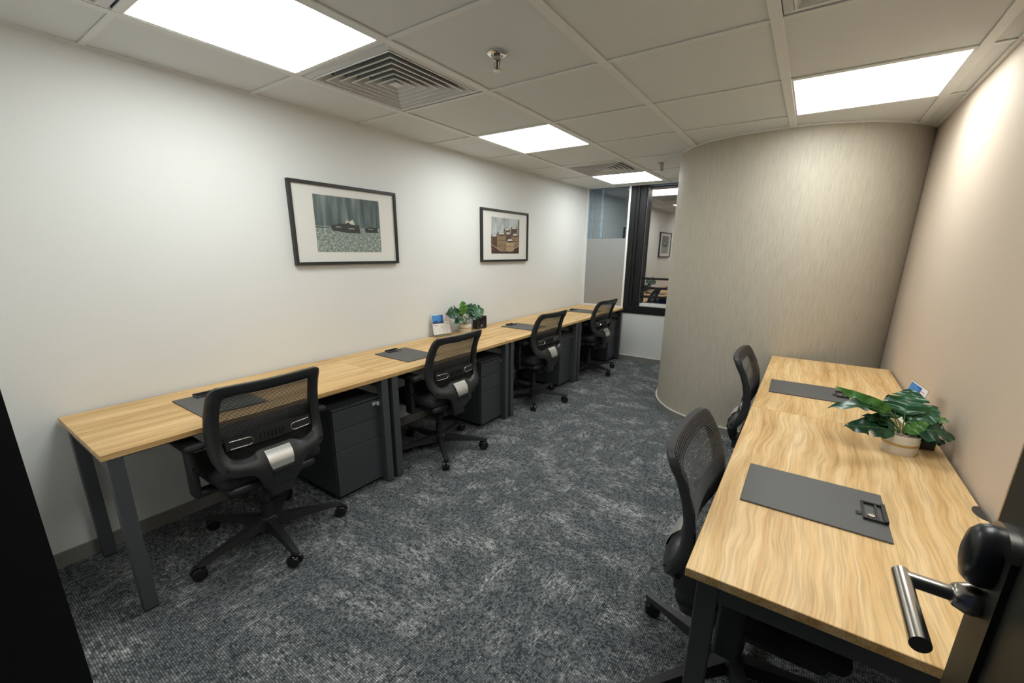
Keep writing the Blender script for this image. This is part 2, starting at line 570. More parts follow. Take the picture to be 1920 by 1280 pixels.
# window 2: deep black frame, pane set back, rails
w2 = struct(empty('window_2', (0, YE, 0)))
YP = 0.145
MB().box(0.664, 0.735, -0.006, YP + 0.06, 0.672, ZC).build('window_frame', 'wblack', w2)
MB().box(0.735, 0.775, 0.012, YP + 0.06, 0.672, ZC).build('window_frame', 'wblack', w2)
MB().box(0.775, 0.86, 0.035, YP + 0.06, 0.672, ZC).build('window_reveal', 'wblack', w2)
MB().box(0.86, 0.873, 0.060, YP + 0.06, 0.78, ZC).build('window_reveal', 'steel_paint', w2)
MB().box(0.735, 1.62, -0.006, YP, 0.674, 0.775).build('apron', 'wblack', w2)
MB().box(0.873, 1.62, YP - 0.07, YP, 0.775, 0.812).build('sill_strip', 'white', w2)
MB().box(0.873, 1.62, YP, YP + 0.006, 0.775, ZC).build('pane', 'pane', w2)
for z in (1.14, 1.012, 0.89):
    MB().box(0.873, 1.62, YP - 0.05, YP - 0.03, z, z + 0.024).build('rail', 'wblack', w2)

# ------------------------------------------------------------------ ceiling
ce = struct(MB().box(-0.1, WX + 0.1, YF - 0.4, YE + 0.3, ZC + 0.08, ZC + 0.16).build('ceiling', 'void'))
def in_room(x, y):
    if y < 3.7 or x < 1.55:
        return True
    return False
VENTS = {(1, 1 - 1): 'a', (1, 2): 'b', (1, 6): 'c', (4, 2): 'd'}
LIGHTS = {(1, 1): 1, (1, 4): 2, (1, 7): 3, (4, 4): 4, (4, 1): 5}
BW, CW = 0.042, 0.024
tile_cache = {}
for i in range(6):
    for j in range(len(GY) - 1):
        if (i, j) in VENTS or (i, j) in LIGHTS:
            continue
        x0, x1, y0, y1 = GX[i], GX[i + 1], GY[j], GY[j + 1]
        if y0 > 4.3 and x0 > 1.7:
            continue
        k = (round(x1 - x0, 3), round(y1 - y0, 3))
        if k not in tile_cache:
            tile_cache[k] = MB().bbox(-k[0] / 2 + .003, k[0] / 2 - .003, -k[1] / 2 + .003, k[1] / 2 - .003, 0.004, 0.020, 0.003, 1).mesh('ceiling_tile', 'tile')
        inst('ceiling_tile', tile_cache[k], ce, ((x0 + x1) / 2, (y0 + y1) / 2, ZC))
for x in GX[1:-1]:
    y1 = YE if x < 1.7 else 4.3
    MB().bbox(x - BW / 2, x + BW / 2, YF, y1, ZC - 0.004, ZC + 0.003, 0.001, 1).build('grid_bar', 'grid', ce)
for y in GY[1:-1]:
    for i in range(6):
        if y > 4.3 and GX[i] > 1.7:
            continue
        a = GX[i] + (BW / 2 if i else 0); b_ = GX[i + 1] - (BW / 2 if i < 5 else 0)
        MB().bbox(a, b_, y - CW / 2, y + CW / 2, ZC - 0.003, ZC + 0.003, 0.001, 1).build('grid_bar', 'grid', ce)
# wall angles
for bx in ((0, 0.02, YF, YE), (WX - 0.02, WX, YF, 4.3), (0, WX, YF, YF + 0.02), (0, 1.6, YE - 0.03, YE)):
    MB().box(*bx, ZC - 0.006, ZC + 0.004).build('wall_angle', 'grid', ce)
ribbon(offset(CV, 0.016), CV, ZC - 0.008, ZC + 0.003).build('wall_angle', 'grid', ce, smooth=60)

light_labels = {1: 'large square ceiling light panel nearest the door, above the left desks',
                2: 'square ceiling light panel between the two ceiling vents on the left side',
                3: 'farthest ceiling light panel, close above the windows',
                4: 'square ceiling light panel in front of the curved wall on the right',
                5: 'square ceiling light panel above the right wall near the door'}
for (i, j), k in LIGHTS.items():
    x0, x1, y0, y1 = GX[i], GX[i + 1], GY[j], GY[j + 1]
    t = tag(empty('ceiling_light', ((x0 + x1) / 2, (y0 + y1) / 2, ZC)), light_labels[k], 'ceiling light', 'square ceiling light panels')
    hx, hy = (x1 - x0) / 2 - BW / 2, (y1 - y0) / 2 - CW / 2
    f = MB()
    fw = 0.010
    f.box(-hx, hx, -hy, -hy + fw, -0.002, 0.02); f.box(-hx, hx, hy - fw, hy, -0.002, 0.02)
    f.box(-hx, -hx + fw, -hy + fw, hy - fw, -0.002, 0.02); f.box(hx - fw, hx, -hy + fw, hy - fw, -0.002, 0.02)
    f.build('frame', 'grid', t)
    MB().box(-hx + fw, hx - fw, -hy + fw, hy - fw, 0.0, 0.012).build('diffuser', 'lamp', t)

def make_vent():
    t = empty('ceiling_vent')
    h = 0.330
    f = MB()
    fw = 0.034
    for a in range(4):
        m = Matrix.Rotation(a * PI / 2, 4, 'Z')
        f.add([(-h, -h, 0), (h, -h, 0), (h - fw, -h + fw, -0.006), (-h + fw, -h + fw, -0.006),
               (-h, -h, 0.02), (h, -h, 0.02), (h - fw, -h + fw, 0.02), (-h + fw, -h + fw, 0.02)],
              [(0, 1, 2, 3), (3, 2, 6, 7), (4, 5, 6, 7), (0, 1, 5, 4), (0, 3, 7, 4), (1, 2, 6, 5)], m)
    f.build('frame', 'vent', t)
    for k in range(6):
        s = h - fw - 0.006 - k * 0.0445      # lower (outer) edge
        s2 = s - 0.034                        # upper (inner) edge
        m_ = MB()
        zz, zt = -0.006, 0.030
        for a in range(4):
            m = Matrix.Rotation(a * PI / 2, 4, 'Z')
            m_.add([(-s, -s, zz), (s, -s, zz), (s2, -s2, zt), (-s2, -s2, zt),
                    (-s + .003, -s + .003, zz - .001), (s - .003, -s + .003, zz - .001), (s2 + .003, -s2 - .003 + .004, zt), (-s2 - .003, -s2 - .003 + .004, zt)],
                   [(0, 1, 2, 3), (4, 5, 6, 7), (0, 1, 5, 4), (3, 2, 6, 7)], m)
        lo_ = m_.build('louvre', 'vent', t)
        lp = MB()
        for a in range(4):
            m = Matrix.Rotation(a * PI / 2, 4, 'Z')
            lp.box(-s - .0035, s + .0035, -s - .0035, -s + .0035, zz - .0035, zz - .0005, m)
        lp.build('lip', 'grid', lo_)
    s = 0.030
    MB().add([(-s, -s, -.006), (s, -s, -.006), (s, s, -.006), (-s, s, -.006), (0, 0, .02)],
             [(0, 1, 2, 3), (0, 1, 4), (1, 2, 4), (2, 3, 4), (3, 0, 4)]).build('core', 'vent', t)
    MB().box(-h, h, -h, h, 0.045, 0.055).build('duct_back', 'void', t)
    return t
v0 = make_vent()
vent_labels = {'a': 'square ceiling vent at the top left corner, before the nearest light panel',
               'b': 'square ceiling vent right behind the nearest left light panel',
               'c': 'far square ceiling vent just in front of the farthest light panel',
               'd': 'square ceiling vent on the right side, cut by the top of the photo'}
first = True
for (i, j), k in VENTS.items():
    t = v0 if first else copy_tree(v0)
    first = False
    y1_ = GY[j + 1]
    yc = (GY[j] + GY[j + 1]) / 2 if j else y1_ - 0.35
    if j == 0:
        yc = 0.695 - 0.352
    t.location = ((GX[i] + GX[i + 1]) / 2, yc, ZC)
    tag(t, vent_labels[k], 'ceiling vent', 'square ceiling vents')

def sprinkler(x, y, label):
    t = tag(empty('sprinkler', (x, y, ZC)), label, 'sprinkler', 'ceiling sprinklers')
    MB().lathe([(0.044, 0.002), (0.044, -0.003), (0.036, -0.008), (0.028, -0.009), (0.026, 0.0)], 28).build('escutcheon', 'chrome', t, smooth=30)
    MB().lathe([(0.014, 0.0), (0.014, -0.018), (0.017, -0.02), (0.017, -0.030), (0.010, -0.034)], 16).build('body', 'steel', t, smooth=30)
    MB().cyl((0, 0, -0.034), (0, 0, -0.062), 0.0035, n=8).build('bulb', 'gloss', t)
    a = MB()
    for s in (-1, 1):
        a.tube([(s * 0.012, 0, -0.030), (s * 0.015, 0, -0.045), (s * 0.006, 0, -0.064)], 0.003, 6)
    a.build('yoke', 'steel', t)
    MB().lathe([(0.018, -0.064), (0.020, -0.067), (0.018, -0.070), (0.004, -0.071)], 16).build('deflector', 'steel', t)
sprinkler(1.479, 1.756, 'nearest chrome sprinkler head, in the middle of the ceiling')
sprinkler(1.418, 4.564, 'far small sprinkler head beside the curved wall')

# ------------------------------------------------------------------ desks
def desk(x0, x1, y0, y1, wood, label, front, group):
    """front: +1 when the user's edge is at x1, -1 when at x0"""
    t = tag(empty('desk', (x0, y0, 0)), label, 'desk', group)
    w, l = x1 - x0, y1 - y0
    MB().bbox(0.002, w, 0.0008, l - 0.0008, H - 0.025, H, 0.0015, 1).build('desk_top', wood, t)
    for ya in (0.016, l - 0.016 - 0.05):
        for k, xa in enumerate((0.03, w - 0.055)):
            lg = MB().bbox(xa, xa + 0.05, ya, ya + 0.05, 0.008, H - 0.0252, 0.002, 1).build('leg', 'steel_paint', t)
            MB().box(xa + .002, xa + 0.048, ya + .002, ya + 0.048, 0.0, 0.008).build('foot', 'black', lg)
        MB().box(0.08, w - 0.055, ya + 0.004, ya + 0.046, H - 0.08, H - 0.0252).build('cross_bar', 'steel_paint', t)
    for xa in (0.10, w - 0.14):
        MB().box(xa, xa + 0.04, 0.066, l - 0.066, H - 0.065, H - 0.0252).build('rail', 'steel_paint', t)
    return t
dl = ['light oak desk at the near end of the left row, with the open leg frame',
      'second light oak desk from the door in the left row, holding the small plant',
      'third light oak desk from the door in the left row',
      'farthest light oak desk in the left row, ending at the frosted window']
for i in range(4):
    desk(0.0135, D, YS[i], YS[i + 1], 'wood', dl[i], 1, 'oak desks along the white wall')
RX0, RX1 = 2.632, 3.330
rd1 = desk(RX0, RX1, 0.992, 2.408, 'wood_r', 'light oak desk on the right nearest the door handle, with the potted plant', -1, 'oak desks along the beige wall')
desk(RX0, RX1, 2.408, 3.782, 'wood_r', 'light oak desk on the right against the curved wall', -1, 'oak desks along the beige wall')
MB().prism([(RX1 - RX0 + .001 - .026 * math.sin(PI * k / 12), 0.768 + .048 * math.cos(PI * k / 12)) for k in range(13)], H - .02, H + .0004).build('cable_port', 'black', rd1)

# ------------------------------------------------------------------ pedestals
def make_pedestal():
    t = empty('drawer_pedestal')
    W_, Dp, z0, z1 = 0.355, 0.50, 0.035, 0.600
    b = MB()
    b.bbox(-Dp, -0.018, -W_ / 2, W_ / 2, z0, z1 - 0.014, 0.003, 1)
    b.build('body', 'ped', t)
    MB().bbox(-Dp, 0.0, -W_ / 2, W_ / 2, z1 - 0.0135, z1, 0.003, 1).build('top_panel', 'ped', t)
    zz = [(0.465, z1 - 0.018), (0.3305, 0.462), (z0, 0.3275)]
    for k, (a, c) in enumerate(zz):
        d = MB().bbox(-0.0178, 0.0, -W_ / 2 + .002, W_ / 2 - .002, a, c, 0.002, 1).build('drawer', 'ped', t)
        if k == 0:
            lk = MB()
            lk.bbox(0.0, 0.006, W_ / 2 - 0.075, W_ / 2 - 0.028, c - 0.035, c - 0.012, 0.003, 2)
            lk.build('lock', 'lock', d)
            ky = MB()
            ky.box(0.006, 0.022, W_ / 2 - 0.050, W_ / 2 - 0.046, c - 0.028, c - 0.020)
            ky.bbox(0.020, 0.026, W_ / 2 - 0.056, W_ / 2 - 0.034, c - 0.036, c - 0.010, 0.003, 1)
            ky.build('key', 'lock', d)
    for x in (-0.06, -0.44):
        for y in (-0.12, 0.12):
            MB().cyl((x, y - 0.012, 0.0182), (x, y + 0.012, 0.0182), 0.018, n=14).build('caster', 'gloss', t, smooth=30)
            MB().cyl((x, y, 0.022), (x, y, 0.0352), 0.006, n=8).build('caster_stem', 'black', t)
    return t
pl = ['black three-drawer pedestal under the near left desk, beside the nearest chair',
      'black three-drawer pedestal under the second left desk from the door',
      'black three-drawer pedestal under the third left desk from the door',
      'black three-drawer pedestal under the far left desk, beside the windows']
p0 = make_pedestal()
for i in range(4):
    t = p0 if i == 0 else copy_tree(p0)
    yc = (1.305 + 1.66) / 2 + [0, 1.384, 2.785, 4.205][i] - (0.0 if i < 3 else 0.015)
    t.location = (0.622, yc, 0)
    tag(t, pl[i], 'drawer unit', 'black drawer pedestals under the left desks')

# ------------------------------------------------------------------ chairs (local: rear = +x, side = y)
PROF = [(0.36, .195), (0.40, .215), (0.45, .228), (0.50, .228), (0.54, .215), (0.58, .195), (0.63, .178), (0.70, .172), (0.77, .182), (0.84, .205), (0.90, .236), (0.94, .258)]
def prof(z):
    if z <= PROF[0][0]: return PROF[0][1]
    for (a, ra), (b, rb) in zip(PROF, PROF[1:]):
        if z <= b:
            t = (z - a) / (b - a); t = t * t * (3 - 2 * t) * .5 + t * .5
            return ra + (rb - ra) * t
    return PROF[-1][1]
def rear(y, z, off=0.0):
    return prof(z) - 0.42 * y * y + off
OUT = [(0, .936), (.08, .937), (.15, .938), (.20, .937), (.228, .934), (.243, .922), (.250, .90), (.254, .86), (.259, .80), (.262, .74), (.263, .68), (.262, .63), (.258, .585), (.248, .550), (.230, .522), (.20, .508),
       (.165, .500), (.13, .490), (.108, .468), (.095, .435), (.080, .400), (.060, .380), (.03, .374), (0, .373)]
INN = [(0, .886), (.07, .887), (.13, .888), (.17, .887), (.190, .884), (.199, .875), (.202, .855), (.205, .825), (.208, .78), (.210, .73), (.210, .68), (.209, .645), (.206, .615), (.198, .595), (.184, .582), (.165, .575),
       (.145, .570), (.122, .570), (.104, .577), (.092, .585), (.080, .590), (.060, .592), (.03, .592), (0, .592)]
def make_chair():
    t = empty('office_chair')
    # backrest frame and yoke
    th = 0.026
    out = OUT + [(-y, z) for y, z in OUT[-2:0:-1]]
    inn = INN + [(-y, z) for y, z in INN[-2:0:-1]]
    k = len(out)
    COLS = 4
    vs = []
    for side in (0, 1):
        for (oy, oz), (iy, iz) in zip(out, inn):
            for c in range(COLS + 1):
                u = c / COLS
                y = oy + (iy - oy) * u; z = oz + (iz - oz) * u
                crown = 0.007 * (1 - (2 * u - 1) ** 2) if side else 0.0
                tt = th * (0.55 + 0.45 * min(1, 4 * u * (1 - u) + 0.35)) if side else 0
                vs.append((rear(y, z) + (tt * .6 + crown if side else -th * 0.4), y, z))
    fs = []
    R_ = COLS + 1
    def idx(s, i, c): return s * k * R_ + (i % k) * R_ + c
    for i in range(k):
        for c in range(COLS):
            for s in (0, 1):
                fs.append((idx(s, i, c), idx(s, i, c + 1), idx(s, i + 1, c + 1), idx(s, i + 1, c)))
        fs.append((idx(0, i, 0), idx(0, i + 1, 0), idx(1, i + 1, 0), idx(1, i, 0)))
        fs.append((idx(0, i, COLS), idx(0, i + 1, COLS), idx(1, i + 1, COLS), idx(1, i, COLS)))
    bf = MB().add(vs, fs).build('back_frame', 'black', t, smooth=50)
    for s in (-1, 1):
        MB().cyl((rear(.222, .545) + .012, s * .222, .545), (rear(.222, .545) + .026, s * .222, .545), .0045, n=10).build('rivet', 'gloss', bf)
    # mesh: horizontal yarns
    ms = MB()
    z = 0.552
    while z < 0.934:
        hw = next((o0[0] + (o1[0] - o0[0]) * (o0[1] - z) / (o0[1] - o1[1]) for o0, o1 in zip(OUT[3:], OUT[4:]) if o0[1] >= z > o1[1]), 0.2) - 0.006
        ys = [hw * (i / 6 - 1) for i in range(13)]
        v_ = []; f_ = []
        for y in ys:
            x = rear(y, z) - 0.0125
            v_ += [(x - .001, y, z - .0021), (x + .0012, y, z - .0021), (x + .0012, y, z + .0021), (x - .001, y, z + .0021)]
        for i in range(12):
            for j in range(4):
                j2 = (j + 1) % 4
                f_.append((4 * i + j, 4 * i + j2, 4 * i + 4 + j2, 4 * i + 4 + j))
        f_ += [(0, 1, 2, 3), (48, 49, 50, 51)]
        ms.add(v_, f_)
        z += 0.0072
    tag(ms.build('mesh_fabric', 'mesh', t), kind='stuff')
    # lumbar support
    lb = MB()
    v_ = []; f_ = []
    ny = 16
    for i in range(ny + 1):
        y = -0.2 + 0.4 * i / ny
        e = 0.012 * (1 if abs(y) > .11 else 0)
        for (zz, off) in ((.622, .004), (.622, .013), (.690 - e, .013), (.690 - e, .004)):
            v_.append((rear(y, zz) + off, y, zz))
    for i in range(ny):
        for j in range(4):
            j2 = (j + 1) % 4
            f_.append((4 * i + j, 4 * i + j2, 4 * i + 4 + j2, 4 * i + 4 + j))
    f_ += [(0, 1, 2, 3), (4 * ny, 4 * ny + 1, 4 * ny + 2, 4 * ny + 3)]
    lo = lb.add(v_, f_).build('lumbar_support', 'black', t, smooth=40)
    for i in range(7):
        y = -0.054 + 0.018 * i
        x = rear(y, .648)
        MB().box(x + .012, x + .019, y - .003, y + .003, .632, .664).build('grip_rib', 'black', lo)
    for s in (-1, 1):
        pts = [(.185, .628), (.145, .628), (.105, .628), (.094, .633), (.088, .645), (.094, .658), (.105, .663), (.145, .663), (.185, .663)]
        MB().tube([(rear(y, z_) + .015, s * y, z_) for y, z_ in pts], 0.0028, 8).build('chrome_loop', 'chrome', lo, smooth=40)
    # silver plate on the yoke
    v_ = []; f_ = []
    rows = [(.588, .058, -.002), (.583, .060, .012), (.572, .061, .021), (.55, .060, .027), (.525, .058, .028), (.50, .053, .026), (.488, .051, .020)]
    for (zz, hw, off) in rows:
        for i in range(9):
            y = hw * (i / 4 - 1)
            v_.append((prof(zz) + off - 0.3 * y * y, y, zz))
    for a in range(len(rows) - 1):
        for i in range(8):
            f_.append((a * 9 + i, a * 9 + i + 1, a * 9 + 10 + i, a * 9 + 9 + i))
    n_ = len(v_)
    v_ += [(x - .006, y, zz) for x, y, zz in v_]
    f_ += [tuple(i + n_ for i in f) for f in f_]
    MB().add(v_, f_).build('back_plate', 'silver', t, smooth=50)
    MB().bbox(prof(.47) + .008, prof(.47) + .0265, -.052, .052, .458, .486, .004, 2).build('yoke_slot', 'gloss', t)
    # seat
    MB().bbox(-.275, .175, -.245, .245, .425, .490, .030, 4).build('seat', 'soft', t, smooth=60)
    MB().bbox(-.235, .165, -.215, .215, .375, .428, .026, 3).build('seat_shell', 'black', t, smooth=60)
    mc = MB().bbox(-.14, .13, -.075, .075, .305, .378, .014, 2).build('tilt_mechanism', 'black', t, smooth=50)
    MB().tube([(0.02, .07, .345), (0.02, .16, .345), (0.02, .25, .350)], [.006, .006, .010], 8).build('lever', 'gloss', mc, smooth=40)
    MB().bbox(.10, .215, -.055, .055, .33, .395, .012, 2).build('back_bracket', 'black', t, smooth=50)
    MB().lathe([(.030, .085), (.030, .205), (.020, .206), (.020, .310)], 18).build('gas_column', 'black', t, smooth=30)
    # arms
    for s in (-1, 1):
        ar = MB()
        ar.bbox(-.025, .045, s * .292 - .016, s * .292 + .016, .385, .640, .010, 2)
        ar.bbox(-.020, .040, min(s * .20, s * .305), max(s * .20, s * .305), .380, .412, .010, 2)
        ao = ar.build('armrest', 'black', t, smooth=50)
        MB().bbox(-.150, .115, s * .292 - .042, s * .292 + .042, .638, .672, .015, 3).build('arm_pad', 'soft', ao, smooth=60)
        MB().cyl((.045, s * .292, .53), (.058, s * .292, .53), .010, n=12).build('height_button', 'gloss', ao)
    # star base
    base = MB().lathe([(.040, .062), (.048, .070), (.048, .110), (.036, .122)], 20).build('star_base', 'black', t, smooth=30)
    for i in range(5):
        a = i * 2 * PI / 5
        m = Matrix.Rotation(a, 4, 'Z')
        lg = MB()
        lv = []
        for (x, w, za, zb) in ((.030, .030, .068, .118), (.15, .025, .070, .108), (.28, .020, .070, .094), (.352, .018, .068, .086), (.372, .010, .070, .083)):
            lv += [(x, -w, za), (x, w, za), (x, w * .7, zb), (x, -w * .7, zb)]
        lf = [(0, 1, 2, 3), (16, 17, 18, 19)]
        for r_ in range(4):
            for j in range(4):
                j2 = (j + 1) % 4
                lf.append((4 * r_ + j, 4 * r_ + j2, 4 * r_ + 4 + j2, 4 * r_ + 4 + j))
        lg.add(lv, lf, m).build('leg', 'black', base, smooth=35)
        cs = MB()
        sp = Matrix.Translation((.352, 0, 0)) @ Matrix.Rotation(a * 1.7 + .6, 4, 'Z')
        for s in (-1, 1):
            q = m @ sp @ Matrix.Translation((-.012, s * .0155, .0322)) @ Matrix.Rotation(PI / 2, 4, 'X')
            cs.lathe([(.006, -.0115), (.026, -.0115), (.031, -.008), (.032, -.003), (.032, .005), (.029, .010), (.010, .0115)], 20, q)
        cs.bbox(-.030, .010, -.004, .004, .030, .066, .003, 1, m @ sp)
        cs.lathe([(.0075, .050), (.0075, .072)], 10, m @ sp)
        cs.build('caster', 'gloss', base, smooth=35)
    t['base'] = base.name
    return t, base
ch0, _b = make_chair()
del ch0['base']
chairs = [((0.575, 0.908), 0.0, -7.5, 'black mesh office chair nearest the door, facing the white wall'),
          ((0.583, 2.217), 0.0, 33, 'black mesh office chair at the second left desk, in front of the small plant'),
          ((0.562, 3.630), -0.04, 18, 'black mesh office chair at the third desk of the left row'),
          ((0.568, 4.993), -0.07, -14, 'farthest black mesh office chair, close to the windows'),
          ((2.755, 1.440), PI, 157 - 180, 'black mesh office chair on the right, tucked under the near oak desk'),
          ((2.750, 2.830), PI, 120 - 180, 'black mesh office chair on the right, beside the curved wall')]
for i, (c, yw, star, lab) in enumerate(chairs):
    t = ch0 if i == 0 else copy_tree(ch0)
    t.location = (c[0], c[1], 0)
    t.rotation_euler = (0, 0, yw)
    for ch in t.children:
        if ch.name.startswith('star_base'):
            ch.rotation_euler = (0, 0, R(star) - (0 if yw < 1 else 0))
    tag(t, lab, 'office chair', 'black mesh office chairs')

# ------------------------------------------------------------------ desk pads with clips
def make_pad():
    t = empty('clipboard')                      # local: clip at +x end
    MB().bbox(-.188, .188, -.145, .145, 0.0, 0.006, 0.002, 2).build('board', 'pad', t)
    c = MB()
    c.box(.128, .186, -.055, -.049, .0061, .014); c.box(.128, .186, .049, .055, .0061, .014)
    c.box(.128, .134, -.049, .049, .0061, .013); c.box(.176, .186, -.055, .055, .0061, .018)
    c.box(.160, .166, -.049, .049, .0061, .013)
    co = c.build('clip', 'clip', t)
    MB().cyl((.148, -.030, .0061), (.148, -.030, .013), .009, n=12).build('rivet', 'chrome', co)
    MB().bbox(.112, .126, -.032, -.018, .0061, .012, .002, 1).build('clip_tab', 'clip', co)
    return t
pads = [((2.892, 1.553), 0.0, 'dark grey clipboard with black clip on the near right desk'),
        ((2.872, 2.882), 0.02, 'dark grey clipboard partly behind the plant leaves on the far right desk'),
        ((0.375, 0.850), PI, 'dark grey clipboard on the near left desk, behind the nearest chair'),
        ((0.365, 2.115), PI - .03, 'dark grey clipboard on the second left desk'),
        ((0.400, 3.680), PI, 'dark grey clipboard on the third left desk from the door'),
        ((0.385, 5.170), PI, 'dark grey clipboard on the farthest left desk')]
pd0 = make_pad()
for i, (c, rz, lab) in enumerate(pads):
    t = pd0 if i == 0 else copy_tree(pd0)
    t.location = (c[0], c[1], H)
    t.rotation_euler = (0, 0, rz)
    tag(t, lab, 'clipboard', 'dark grey clipboards on the desks')

# ------------------------------------------------------------------ plants
def leaf(t, base, tip, width, mat, nrm=(0, 0, 1), bend=0.15, fold=0.25, slits=(), twist=0.0, holes=()):
    base = Vector(base); tip = Vector(tip)
    ax = tip - base
    ln = ax.length
    u = ax.normalized()
    nv = Vector(nrm)
    nv = (nv - u * nv.dot(u)).normalized()
    sd = u.cross(nv)
    NS = 34
    vs = []; fs = []
    for i in range(NS + 1):
        s = i / NS
        w = width * (math.sin(PI * s ** 0.72) ** 0.62) * (1 - 0.18 * s) * 1.06 if 0 < s < 1 else width * 0.01
        w = max(w, width * 0.012)
        for side, c in ((-1, 1), (-1, .5), (0, 0), (1, .5), (1, 1)):
            ww = w
            for (p, sd_) in slits:
                if sd_ == side and abs(s - p) < 0.022:
                    ww = w * 0.38
            off = ww * c * side
            h = bend * ln * (math.sin(PI * s) * 0.55 - 0.75 * s * s) + fold * abs(off) - 0.5 * fold * off * off / max(width, .01)
            h += 0.006 * math.sin(s * 22 + side) * c
            vs.append(base + u * (s * ln) + sd * off + nv * (h + twist * off * s) + u * (abs(off) * 0.30 * (0.6 - s)))
    for i in range(NS):
        for c in range(4):
            fs.append((i * 5 + c, i * 5 + c + 1, i * 5 + 6 + c, i * 5 + 5 + c))
    lf = MB().add(vs, fs).build('leaf', mat, t, smooth=180)
    rb = [Vector(vs[i * 5 + 2]) + nv * 0.0015 for i in range(0, NS + 1, 3)]
    MB().tube(rb, [0.0016 * (1 - .8 * i / len(rb)) for i in range(len(rb))], 5).build('midrib', 'rib', lf)
    return lf

def pot(t, r, h):
    MB().lathe([(r * .90, 0.0), (r * .93, 0.003), (r, h * .55), (r, h), (r - .005, h), (r - .006, h - .010), (0.001, h - .010)], 36).build('pot', 'pot', t, smooth=40)
    MB().lathe([(r * 1.003 - .0005, h * .52), (r * 1.004 + .0008, h * .50), (r * 1.004 + .0008, h * .60), (r * 1.003 - .0005, h * .61)], 36).build('gold_band', 'gold', t, smooth=30)
    so = MB()
    so.lathe([(r - .0065, h - .0098), (r - .008, h - .004), (0.004, h - .001)], 24)
    rnd = random.Random(3)
    for i in range(60):
        a = rnd.random() * 2 * PI; q = (r - .012) * math.sqrt(rnd.random())
        s = rnd.uniform(.003, .006)
        so.bbox(-s, s, -s * .8, s * .8, -s * .5, s * .5, s * .3, 1, Matrix.Translation((q * math.cos(a), q * math.sin(a), h - .002)) @ Matrix.Rotation(a * 3, 4, 'Z'))
    tag(so.build('pebbles', 'soil', t, smooth=30), kind='stuff')

def stem(t, a, b, r=.0022):
    a = Vector(a); b = Vector(b)
    m = (a + b) / 2 + Vector((0, 0, .012))
    MB().tube([a, (a + m) / 2 + Vector((0, 0, .004)), m, (b + m) / 2 + Vector((0, 0, .002)), b], r, 6).build('stem', 'stem', t, smooth=60)

# right plant; positions relative to the pot's foot
t = tag(empty('potted_plant', (3.178, 2.168, H)), 'large-leaved green plant in a white pot with gold band on the near right desk', 'potted plant', 'potted plants on the desks')
pot(t, 0.058, 0.080)
O = Vector((0, 0, .082))
tc_ = (CAM - Vector((3.178, 2.168, .95))).normalized()     # leaf faces that look towards the door
LV = [  # base, tip, half width, material, normal, bend, fold, slits
    ((-.050, -.005, .160), (-.228, -.060, .236), .026, 'leaf_light', (-.15, -1, .25), .26, .20, ()),
    ((-.055, -.030, .140), (-.245, -.125, .200), .044, 'leaf_dark', (-.1, -.30, 1), .22, .30, ((.35, 1), (.45, -1))),
    ((-.030, -.040, .098), (-.190, -.120, .108), .046, 'leaf_dark', (-.1, -.75, .7), .08, .15, ((.55, -1),)),
    ((-.004, .015, .150), (.004, .070, .248), .070, 'leaf_mid', (-.2, -.85, .45), .12, .18, ((.36, 1), (.50, 1), (.36, -1), (.52, -1), (.64, -1))),
    ((.012, .010, .130), (.098, .075, .190), .052, 'leaf_mid', (-.15, -.8, .6), .14, .2, ((.45, -1),)),
    ((.045, .020, .130), (.148, .125, .142), .036, 'leaf_light', (0, -.5, .9), .20, .2, ((.5, 1),)),
    ((.025, -.020, .100), (.153, .005, .108), .058, 'leaf_dark', (.0, -.55, .9), .26, .22, ((.52, 1), (.66, -1), (.4, 1))),
    ((.030, -.006, .092), (.135, .020, .066), .038, 'leaf_dark', (.1, -.6, .8), .15, .2, ((.5, -1),)),
    ((.004, -.025, .092), (.066, -.010, .146), .024, 'leaf_light', (-.1, -.9, .4), .10, .2, ()),
    ((-.020, .030, .125), (-.055, .085, .210), .042, 'leaf_dark', (-.1, -.9, .4), .12, .2, ((.5, 1), (.4, -1))),
    ((-.030, -.015, .105), (-.135, -.070, .150), .030, 'leaf_dark', (-.1, -.6, .8), .15, .25, ()),
    ((.010, .030, .115), (.085, .150, .165), .042, 'leaf_dark', (0, -.6, .8), .15, .2, ((.5, 1),)),
]
for (b, tp, w, mt, nr, bd, fo, sl) in LV:
    leaf(t, b, tp, w, mt, nr, bd, fo, sl)
    stem(t, O + Vector((b[0] * .25, b[1] * .25, -.004)), b)

t = tag(empty('potted_plant', (0.100, 3.095, H)), 'small green plant in a cream pot on the second left desk against the white wall', 'potted plant', 'potted plants on the desks')
pot(t, 0.066, 0.080)
LW = [
    ((.010, -.090, .190), (.030, -.275, .205), .075, 'leaf_dark', (.9, -.1, .45), .12, .2, ((.4, 1), (.55, 1), (.45, -1))),
    ((.020, -.055, .140), (.050, -.195, .118), .035, 'leaf_mid', (.6, -.1, .8), .15, .2, ()),
    ((.012, -.030, .175), (.030, -.062, .305), .066, 'leaf_light', (.95, -.2, .3), .10, .12, ((.55, 1), (.68, 1))),
    ((.010, .060, .180), (.020, .300, .190), .070, 'leaf_mid', (.85, -.1, .55), .14, .2, ((.35, 1), (.5, 1), (.62, 1), (.55, -1))),
    ((.020, .040, .130), (.040, .240, .135), .045, 'leaf_dark', (.6, -.1, .8), .18, .2, ((.5, -1),)),
    ((.010, .020, .170), (.010, .110, .265), .050, 'leaf_dark', (.95, -.2, .3), .10, .15, ((.5, 1),)),
    ((.030, -.010, .130), (.075, -.060, .150), .030, 'leaf_dark', (.6, -.2, .8), .15, .2, ()),
    ((-.010, -.020, .150), (-.030, -.130, .230), .040, 'leaf_dark', (.9, -.1, .4), .12, .2, ((.5, -1),)),
]
